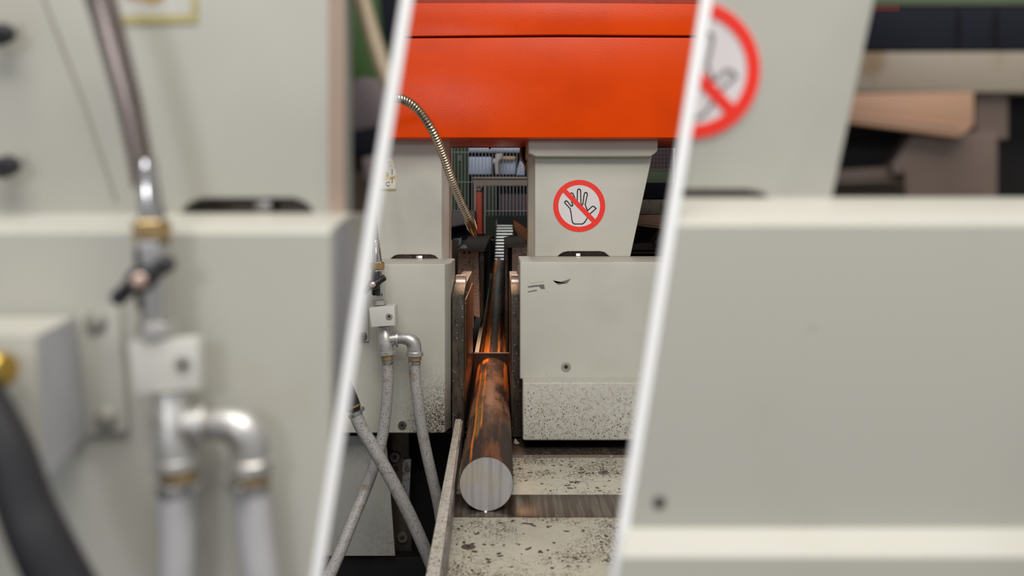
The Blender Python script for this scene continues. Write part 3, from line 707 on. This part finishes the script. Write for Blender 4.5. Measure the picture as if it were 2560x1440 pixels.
sloped(1229, 592, 15.5, 1241, 545, 33, 6, 3, 0.06, 'side_rail', m_side, t)
sloped(1268, 660, 17, 1287, 556, 33, 12, 6, 0.2, 'side_rail', m_guard, t)
for i in range(15):
    pass
bm = bmesh.new(); extrude_pts(bm, [P(1236, 664, 17.1), P(1276, 664, 17.1), P(1276, 668, 17.1), P(1236, 668, 17.1)], [P(1240, 594, 33), P(1290, 594, 33), P(1290, 597, 33), P(1240, 597, 33)])
finish(bm, 'under_tray', m_black, t, 0)
tag(finish(prism([(1281, 548), (1290, 552), (1303, 560), (1320, 572), (1320, 606), (1298, 600), (1289, 582), (1282, 564)], 9.6, 0.3, 0.03, seg=3), 'rusty_stop', simple('rusty_orange_plate', (0.22, 0.075, 0.02), 0.6, 0.1, 0.2, 6)), 'rust-orange curved plate beside the far rollers', 'plate')
# portal frame
t = thing('portal_frame', 'dusty pinkish steel portal frame spanning the conveyor', 'steel frame', P(1250, 590, 11))
finish(prism(rect(1182, 442.5, 1330, 446.5), 10.95, 0.25, 0.004), 'top_flange', m_side, t)
finish(prism(rect(1209, 446, 1330, 464.5), 11.0, 0.06, 0.004), 'cross_beam', m_beam, t)
finish(prism([(1182, 446), (1209, 446), (1209, 462), (1204, 470), (1191, 462), (1188, 590), (1185, 590), (1184, 464)], 11.0, 0.04, 0.0), 'bracket_leg', m_beam, t)
finish(prism(rect(1210, 446, 1213.5, 584), 10.98, 0.2, 0.003), 'upright', m_beam, t)
finish(prism(rect(1203.5, 464, 1210, 584), 11.15, 0.1, 0.003), 'web_plate', m_brownblk, t)
t = thing('red_post', 'bright red square post with coiled spring on top, beneath the frame', 'post', P(1198, 585, 11.05))
finish(prism([(1189.5, 480), (1204, 480), (1205.5, 585), (1192.5, 585)], 11.02, 0.09, 0.005), 'post_body', m_redpost, t)
for k in range(4): finish(prism(rect(1191, 464+k*4, 1203, 466.4+k*4), 11.0, 0.06, 0.002), 'spring_coil', m_brownblk if k % 2 else m_side, t)
# wire fence
t = thing('wire_fence', 'pale welded wire fence panel behind the portal frame', 'fence', P(1230, 527, 13))
bm = bmesh.new(); u = 1136.5
while u < 1322:
    prism(rect(u-0.75, 366, u+0.75, 540), 13.0, 0.008, bm=bm); u += 8.65
finish(bm, 'fence_wires', m_wire, t, 0)['kind'] = 'stuff'
for v in (380.5, 455, 527): finish(prism(rect(1130, v-0.9, 1322, v+0.9), 12.98, 0.01), 'cross_wire', m_wire, t)
tag(finish(prism(rect(1124, 360, 1131, 853), 12.9, 0.06, 0.004), 'fence_post', m_side), 'cream fence post right beside the left column edge', 'post')
tag(finish(prism(rect(1126, 350, 1170.5, 808), 15.0, 0.2, 0.01), 'green_board', m_green), 'bright green upright board behind the wire fence', 'board')
tag(finish(prism(rect(1212, 466, 1240, 600), 15.5, 0.2, 0.01), 'green_board', m_greend), 'dull green low board behind the portal upright', 'board')
tag(finish(prism([(1145, 388), (1152, 388), (1152, 402), (1149, 404), (1145, 402)], 14.9, 0.06, 0.01), 'switch_box', m_bluegrey), 'small grey switch box on the green board', 'switch box')
tag(finish(prism(rect(1172, 392, 1229, 436), 19, 0.3, 0.02), 'sheet_panel', m_bluegrey), 'wide blue-grey sheet panel behind the fence wires', 'panel')
tag(finish(prism(rect(1172, 368, 1300, 379), 19, 0.3, 0.02), 'light_beam', m_bluegrey), 'pale horizontal beam above the grey panels in the hall', 'beam')
tag(finish(prism(rect(1250, 400, 1289, 436), 18.5, 0.3, 0.02), 'storage_bin', m_bluegrey), 'pale blue-grey bin under a tan board behind the fence', 'bin')
tag(finish(prism(rect(1252, 391, 1289, 399.5), 18.4, 0.3, 0.02), 'tan_board', m_wood), 'tan board lying on top of the pale bin', 'board')
t = thing('far_machine', 'pale pillar with a rounded head between the grey panel and the bin', 'machine', P(1240, 438, 18.6))
finish(prism([(1238, 385), (1256, 383), (1254, 397), (1246, 403), (1247, 436), (1238, 436), (1236, 408), (1230, 408), (1231, 398), (1238, 396)], 18.2, 0.3, 0.02), 'machine_body', m_beam, t)
tag(finish(prism([(1300, 400), (1312, 412), (1312, 438), (1290, 438)], 18.2, 0.3, 0.02), 'sheet_panel', m_bluegrey), 'slanted pale sheet at the right of the fenced area', 'panel')
tag(finish(prism(rect(1250, 485, 1330, 530), 21, 0.3), 'hall_partition', m_maroon), 'dim maroon panel far down the conveyor', 'panel')
tag(finish(prism(rect(1236, 531, 1330, 646), 36, 0.1), 'conveyor_end_sheet', simple('grey_green_sheet', (0.10, 0.105, 0.095), 0.6)), 'grey sheet closing the far end of the conveyor', 'sheet')
tag(finish(prism([(1124, 528), (1188, 526), (1190, 552), (1165, 562), (1124, 570)], 9.6, 0.5, 0.03, seg=3), 'grey_box', m_bluebox), 'dusty mauve-grey box behind the gooseneck nozzle', 'box')
tag(finish(prism([(1124, 568), (1165, 560), (1190, 552), (1192, 600), (1124, 600)], 9.9, 0.4, 0.02), 'navy_trough', m_navy), 'dark navy trough beneath the mauve-grey box', 'trough')
tag(finish(prism([(1146, 600), (1154, 592), (1153, 610), (1146, 618)], 7.2, 0.05, 0.005), 'bright_bracket', m_bluegrey), 'small pale angled bracket beside the rear clamp', 'bracket')
tag(finish(prism([(1130, 598), (1147, 598), (1146, 700), (1130, 700)], 7.4, 0.3, 0.01), 'brown_block', m_brownblk), 'reddish-brown block beside the rear clamp', 'block')
# cable hanging by the right column
cb = finish(tube(smooth_path([P(1304, 350, 5.2), P(1302, 375, 5.2), P(1304, 395, 5.2), P(1312, 412, 5.2), P(1318, 425, 5.22)], 6), 0.006, 8), 'hanging_cable', simple('rusty_cable', (0.30, 0.11, 0.02), 0.5)); tag(cb, 'thin rust-orange cable hanging beside the tapered column', 'cable')
tag(finish(tube(smooth_path([P(1311, 348, 5.25), P(1309, 372, 5.25), P(1311, 392, 5.25), P(1317, 405, 5.25)], 6), 0.013, 8), 'hanging_cable', m_black), 'thick black cable hanging beside the tapered column', 'cable')

# ------------------------------------------------------------------ background right of the tapered column (centre)
def rightgap(X, Db, kd, kk, side, suffix):
    q = lambda poly: [X(*p) for p in poly]
    nbm = thing('navy_beam', 'dark navy beam '+suffix, 'beam', P(*X(1660, 497), Db+0.8*kd))
    finish(prism(q([(1580, 457), (2100, 457), (2100, 497), (1570, 497)]), Db+0.8*kd, 0.3*kd, 0.006*kd, side=side), 'beam_body', m_navy, nbm)
    for uu in (1636, 1667) if kk == 1 else (1700, 1735):
        finish(prism(q([(uu, 458), (uu+1.2, 458), (uu+1.2, 496), (uu, 496)]), Db+0.8*kd-0.004, 0.003, side=side), 'beam_rib', m_black, nbm)
    tag(finish(prism(q([(1570, 499), (2100, 497.5), (2100, 536), (1570, 536)]), Db+0.6*kd, 0.3*kd, 0.008*kd, side=side), 'beige_beam', m_beigepaint), 'rust-marked beige beam '+suffix, 'beam')
    t = thing('steel_channel', 'salmon-coloured steel channel sloping '+suffix, 'steel channel', P(*X(1640, 575), Db+0.3*kd))
    finish(prism(q([(1560, 538), (1713, 536), (1713, 567), (1560, 551)]), Db+0.3*kd, 0.2*kd, 0.003*kd, side=side), 'channel_web', m_pinkch, t)
    finish(prism(q([(1560, 551), (1713, 567), (1700, 578), (1560, 560)]), Db+0.25*kd, 0.1*kd, 0.003*kd, side=side), 'channel_flange', m_pinkch, t)
    finish(prism(q([(1560, 554.5), (1700, 570.5), (1700, 571.8), (1560, 556)]), Db+0.245*kd, 0.01*kd, side=side), 'flange_shadow_gap', m_brownblk, t)
    t = thing('steel_bracket', 'brown steel bracket and post below the salmon channel '+suffix, 'bracket', P(*X(1690, 640), Db+0.4*kd))
    finish(prism(q([(1655, 577), (1735, 572), (1735, 645), (1650, 645), (1648, 610), (1640, 615), (1636, 605)]), Db+0.45*kd, 0.2*kd, 0.004*kd, side=side), 'bracket_plate', m_brownblk, t)
    finish(prism(q([(1580, 610), (1640, 606), (1640, 619), (1578, 622)]), Db+0.55*kd, 0.1*kd, 0.003*kd, side=side), 'lower_plate', m_brownblk, t)
    for v in (621, 630): finish(prism(q([(1576, v), (1646, v), (1646, v+3), (1576, v+3)]), Db+0.4*kd, 0.02*kd, side=side), 'steel_rod', m_guard, t)
    finish(prism(q([(1715, 536), (1745, 536), (1745, 580), (1715, 580)]), Db+0.7*kd, 0.2*kd, side=side), 'rear_post', m_brownblk, t)
    tag(finish(prism(q([(1540, 490), (2150, 490), (2150, 660), (1540, 660)]), Db+1.2*kd, 0.05*kd, side=side), 'dark_backsheet', m_black), 'black sheet behind the beams '+suffix, 'sheet')
rightgap(idX, 5.9, 1.0, 1, None, 'right of the tapered column')
tag(finish(prism(rect(1590, 330, 2300, 424), 9.0, 0.1), 'hall_mesh_back', m_maroon), 'dark maroon screen seen through mesh right of the tapered column', 'screen')
t = thing('mesh_screen', 'fine dark wire mesh above the green panel at the right', 'mesh', P(1660, 424, 8.9))
bm = bmesh.new()
for k in range(13): prism(rect(1600+k*8.6, 360, 1600.7+k*8.6, 424), 8.9, 0.004, bm=bm)
for k in range(6): prism(rect(1590, 372+k*10, 1700, 372.7+k*10), 8.9, 0.004, bm=bm)
finish(bm, 'mesh_wires', simple('grey_mesh_wire', (0.16, 0.14, 0.16), 0.6), t, 0)['kind'] = 'stuff'
tag(finish(prism(rect(1600, 422, 2300, 458), 8.95, 0.1, 0.01), 'green_partition', m_greend), 'dull green panel above the navy beam at the right', 'panel')
tag(finish(prism(rect(1683, 366, 1688.5, 458), 8.7, 0.05, 0.004), 'fence_post', m_wire), 'slim white post at the right above the navy beam', 'post')

# ================================================================== near machine fronts, left and right (out of focus)
DN = 0.80
K = 8/3
def NX(u, v): return (1280+(u-1280)*K, 720+(v-720)*K)
def divider_bar(side):  # white dividing bar added at the seam, no machine part
    """chamfered white divider bar added along the cut end of a near front"""
    x0, sgn, m = SEAM[side]; w = 27*sgn
    bm = bmesh.new(); A = []; B = []
    for v in (-220, 1640):
        u = x0-0.157*v
        a = P(u, v, DN-0.002); b = P(u+w*1.0, v, DN); b = Vector((b.x, DN+0.001, b.z)); c = b+Vector((-sgn*0.001, 0.012, 0)); d = a+Vector((-sgn*0.004, 0.016, 0))
        (A if v < 0 else B).extend([a, b, c, d])
    extrude_pts(bm, A, B); bmesh.ops.recalc_face_normals(bm, faces=bm.faces); bevel(bm, 0.0006, 1)
    return bm
# --- left
t = thing('near_upper_casing', 'out-of-focus pale upper machine panel with dark slot, left foreground', 'machine panel', P(430, 560, 0.86))
out = [(-1100, -300), (822, -300), (822, 545), (783, 545), (778, 520), (762, 505), (735, 495), (500, 495), (478, 503), (460, 516), (447, 545), (-1100, 545)]
finish(prism(out, 0.86, 0.14, 0.002, seg=3), 'panel_body', m_near, t)
finish(prism(rect(430, 480, 800, 560), 0.885, 0.01), 'slot_back', m_guard, t)
hexnut('slot_bolt', P(640, 512, 0.868), P(680, 512, 0.868), px(15, 0.86), m_clamp, t)
bm = bmesh.new(); z0, z1 = P(0, 560, 0.86).z, P(0, -300, 0.86).z
extrude_pts(bm, [Vector((P(822, 0, 0.861).x, 0.861, z0)), Vector((P(861, 0, 0.90).x, 0.90, z0)), Vector((P(850, 0, 1.0).x, 1.0, z0)), Vector((P(820, 0, 1.0).x, 1.0, z0))],
            [Vector((P(822, 0, 0.861).x, 0.861, z1)), Vector((P(861, 0, 0.90).x, 0.90, z1)), Vector((P(850, 0, 1.0).x, 1.0, z1)), Vector((P(820, 0, 1.0).x, 1.0, z1))])
finish(bm, 'side_chamfer', simple('warm_lit_chamfer_paint', (0.64, 0.49, 0.40), 0.45, 0, 0.03, 8), t, 0)  # orange lamp light on the chamfer put into its paint colour
s = finish(prism([(288, -60), (497, -60), (495, 55), (292, 62)], 0.859, 0.001), 'sticker', simple('pale_sticker', (0.50, 0.49, 0.44), 0.4, 0, 0.08, 40), t)
finish(prism([(290, 40), (496, 36), (495, 56), (291, 61)], 0.8584, 0.001), 'tape_edge', m_yellow, s)
finish(prism([(478, -60), (496, -60), (495, 44), (478, 46)], 0.8585, 0.001), 'tape_edge', m_yellow, s)
finish(prism([(300, -50), (425, -50), (410, -2), (385, 8), (350, 0), (318, -4)], 0.8584, 0.001), 'orange_patch', simple('orange_sticker_print', (0.40, 0.22, 0.06), 0.5), s)
finish(prism([(90, -60), (95, -60), (113, 0), (212, 258), (293, 505), (289, 505), (208, 260), (108, 0)], 0.8592, 0.002), 'panel_seam', simple('seam_brown', (0.22, 0.18, 0.14), 0.6), t)
for (u, v, r1, r2) in ((0, 88, 42, 26), (12, 418, 48, 26)):
    a = P(u-25, v+8, 0.845); b = P(u+28, v-10, 0.83)
    k_ = finish(lathe(a, b, [(0, px(20, .85)), (0.25, px(27, .85)), (0.75, px(26, .85)), (0.95, px(16, .85)), (1, px(6, .85))], 20), 'panel_knob', m_blackrub, t)
    lab(k_, 'black rounded knob')
    finish(tube([P(u+20, v-5, 0.842), P(u+52, v-30, 0.858)], 0.0012, 8), 'knob_pin', m_clamp, k_)

t = thing('near_machine_casing', 'out-of-focus pale lower casing with lighter top ledge, left foreground', 'machine casing', P(430, 1440, 0.82))
xl, x1, x2 = P(-1100, 0, 0.8).x, P(826, 0, 0.8).x, P(858, 0, 0.815).x
bm = bmesh.new()
prof = [(578, 0.80), (1800, 0.80), (1800, 0.95), (532, 0.95), (532, 0.858), (548, 0.84), (562, 0.815)]
prof = [(582, 0.80), (1800, 0.80), (1800, 0.95), (533, 0.95), (533, 0.859), (570, 0.806)]
pts = [P(VX, v, D) for v, D in prof]
extrude_pts(bm, [Vector((xl, p.y, p.z)) for p in pts], [Vector((x1+(0.010 if p.y > 0.81 else 0), p.y, p.z)) for p in pts])
bmesh.ops.recalc_face_normals(bm, faces=bm.faces); bevel(bm, 0.0022, 3); clip(bm, 'L', 0.80)
finish(bm, 'casing_cover', m_near, t)
bm = bmesh.new()
zz0, zz1 = P(0, 1800, 0.8).z, P(0, 552, 0.83).z
ring = [(x1-0.001, 0.803), (P(862, 0, 0.84).x, 0.84), (P(862, 0, 0.84).x, 0.95), (x1-0.001, 0.95)]
extrude_pts(bm, [Vector((x, y, zz1-(0.01 if y < .81 else 0))) for x, y in ring], [Vector((x, y, zz0)) for x, y in ring]); clip(bm, 'L', 0.84)
lab(finish(bm, 'casing_side', m_box, t), 'greyer side face of the casing')

t = thing('near_bracket_box', 'out-of-focus cream box with two-bolt flange, lower left foreground', 'box', P(100, 1200, 0.78))
finish(prism([(188, 795), (296, 772), (318, 1078), (216, 1088)], 0.792, 0.008, 0.001), 'flange', m_near, t)
for u, v in ((241, 803), (266, 1043)): bolt('flange_bolt', u, v, 0.792, 27, t, m_bolt_light, False, 0.006, True)
finish(prism([(-150, 842), (88, 842), (100, 1216), (-150, 1010)], 0.70, 0.006, 0.001), 'box_front', m_near, t)
bm = bmesh.new()
A = [P(87, 842, 0.70), P(99, 1216, 0.70), P(214, 1088, 0.792), P(188, 790, 0.792)]
extrude_pts(bm, A, [p+Vector((-0.004, 0.002, 0)) for p in A]); lab(finish(bm, 'box_side', m_box, t, 0), 'lilac-grey angled side')
bm = bmesh.new(); A = [P(-150, 842, 0.70), P(87, 842, 0.70), P(188, 790, 0.792), P(-100, 790, 0.792)]
extrude_pts(bm, A, [p+Vector((0, 0.002, -0.003)) for p in A]); finish(bm, 'box_top', m_near, t, 0)
tag(finish(lathe(P(-12, 925, 0.675), P(20, 925, 0.67), [(0, px(44, .67)), (0.6, px(46, .67)), (0.9, px(36, .67)), (1, px(20, .67))], 24), 'brass_knob', m_brassy), 'out-of-focus golden brass knob at the left picture edge', 'knob')
tag(finish(tube(smooth_path([P(-90, 900, 0.66), P(-45, 1000, 0.66), P(15, 1120, 0.66), P(62, 1260, 0.66), P(105, 1360, 0.66), P(175, 1500, 0.665)], 10), lambda s, i: px(52+24*s, 0.66), 24), 'dark_hose', m_blackrub), 'thick black hose sweeping across the lower left corner', 'hose')

t = thing('near_manifold', 'out-of-focus pipe tee with black-handled valve and white block, left foreground', 'pipe manifold', P(430, 1200, 0.76))
def NX2(u, v):                                      # follow the enlarged view measured in the photo
    a = NX(u, v); return (a[0]-16+0.05*(a[1]-700), a[1]+2+0.028*max(0, 900-a[1])*0)
manifold(t, lambda u, v: (NX(u, v)[0]-4+0.0*v, NX(u, v)[1]+4), 0.755, K)
t = thing('near_conduit', 'out-of-focus shiny ribbed metal conduit dropping into the valve, left foreground', 'conduit', P(360, 480, 0.76))
gooseneck([P(205, -120, 0.76), P(252, 0, 0.76), P(283, 110, 0.76), P(320, 250, 0.76), P(345, 370, 0.76), P(362, 470, 0.76)], 40, 33, 0.76, t, m_conduit2, 0.0062)
hr = px(44, 0.755)
hose('near_hose', 'out-of-focus smooth grey hose under the tee, left foreground', [P(438, 1190, 0.757), P(443, 1290, 0.757), P(445, 1400, 0.757), P(440, 1560, 0.757)], hr, 3, P(492, 1222, .74)-P(440, 1222, .757), m_hose_near)
hose('near_hose', 'out-of-focus smooth grey hose under the elbow, left foreground', [P(624, 1190, 0.757), P(632, 1280, 0.757), P(645, 1400, 0.757), P(668, 1560, 0.757)], hr, 3, P(600, 1225, .735)-P(626, 1215, .757), m_hose_near)

# pieces seen past the left panel edge
def nb(poly, D, t_, name, mat, label, cat, bw=0.001):
    return tag(finish(prism(poly, D, t_, bw, side='L'), name, mat), label, cat)
nb([(855, -200), (1060, -200), (1060, 215), (855, 215)], 1.06, 0.004, 'green_sheet', m_green, 'dark green sheet in the upper gap beside the left foreground panel', 'sheet')
nb([(935, -200), (1060, -200), (1060, 100), (960, 100)], 1.05, 0.004, 'dark_sheet', m_navy, 'dark sheet strip against the white divider bar, upper left', 'sheet')
tag(finish(tube(smooth_path([P(870, -90, 0.97), P(905, 0, 0.97), P(935, 100, 0.97), P(965, 190, 0.97), P(1010, 300, 0.97)], 8), px(21, 0.97), 18, side='L', sD=0.97), 'tan_pipe', simple('tan_pipe_metal', (0.36, 0.29, 0.20), 0.4, 0.3, 0.1, 30)), 'out-of-focus tan pipe slanting in the gap beside the left panel', 'pipe')
nb([(868, 205), (905, 192), (1000, 205), (1000, 330), (868, 330)], 1.03, 0.01, 'mauve_box', m_bluebox, 'out-of-focus mauve-grey box in the gap beside the left panel', 'box', 0.002)
nb([(865, 330), (1000, 305), (1000, 372), (865, 390)], 1.02, 0.01, 'navy_bar', m_navy, 'out-of-focus navy bar under the mauve-grey box', 'bar', 0.002)
nb([(855, 372), (1000, 360), (1000, 700), (855, 700)], 1.04, 0.01, 'brown_block', m_brownblk, 'out-of-focus brown block low in the gap beside the left panel', 'block', 0.002)
nb([(905, 395), (945, 385), (945, 455), (915, 455)], 1.01, 0.01, 'small_bracket', m_bluebox, 'out-of-focus grey bracket on the brown block', 'bracket', 0.002)
nb([(855, 640), (930, 640), (930, 712), (855, 712)], 1.0, 0.01, 'pink_ledge', m_pinkch, 'out-of-focus pinkish ledge beside the left casing edge', 'ledge', 0.003)
nb([(855, 700), (930, 700), (930, 960), (855, 960)], 1.03, 0.01, 'dark_block', m_jaw, 'out-of-focus dark block beside the left casing edge', 'block', 0.002)
tag(finish(divider_bar('L'), 'divider_bar', m_white, None, 0), 'slanted white divider bar added along the cut end of the left foreground machine front', 'trim')

# --- right
t = thing('near_machine_column', 'out-of-focus tapered pale column with part of a hand-prohibition sign, right foreground', 'machine column', P(1900, 520, 0.86))
out = [(1500, -300), (2252, -300), (2186, 0), (2075, 520), (1932, 520), (1920, 490), (1905, 480), (1870, 473), (1600, 473), (1500, 500)]
finish(prism(out, 0.86, 0.12, 0.002, seg=3, side='R'), 'column_body', m_near, t)
finish(prism(rect(1580, 460, 1950, 520), 0.875, 0.01, side='R'), 'slot_back', m_chip, t)
build_sign(t, 0.86, K, 'R')
t = thing('near_machine_casing', 'out-of-focus pale lower casing with lighter top ledge and low step, right foreground', 'machine casing', P(2050, 1440, 0.82))
finish(profile([(562, 0.80), (1350, 0.80), (1350, 0.95), (494, 0.95), (494, 0.859), (548, 0.806)], 1480, 3600, 0.80, 0.0022, 'R'), 'upper_cover', m_near, t)
finish(profile([(1392, 0.775), (1800, 0.775), (1800, 0.9), (1318, 0.9), (1318, 0.80), (1375, 0.781)], 1480, 3600, 0.80, 0.0022, 'R'), 'lower_box', m_near, t)
bolt('cover_screw', 1648, 1256, 0.80, 17, t, m_bolt, False, 0.001)
rightgap(NX, 0.90, 0.09, K, None, 'in the right foreground gap')
tag(finish(prism([(2150, -250), (3600, -250), (3600, 12), (2150, 12)], 1.0, 0.01), 'green_strip', m_greend), 'dull green strip along the top of the right foreground gap', 'strip')
tag(finish(divider_bar('R'), 'divider_bar', m_white, None, 0), 'slanted white divider bar added along the cut end of the right foreground machine front', 'trim')

# ------------------------------------------------------------------ place parts relative to their parents, drop helper data
for o in bpy.data.objects:
    if o.parent is not None and '_o' in o and '_o' in o.parent:
        pass
for o in list(COL.objects):
    if '_o' in o.keys() and o.type == 'MESH' and o.parent:
        o.location = (0, 0, 0)
for o in list(COL.objects):
    if '_o' in o.keys(): del o['_o']
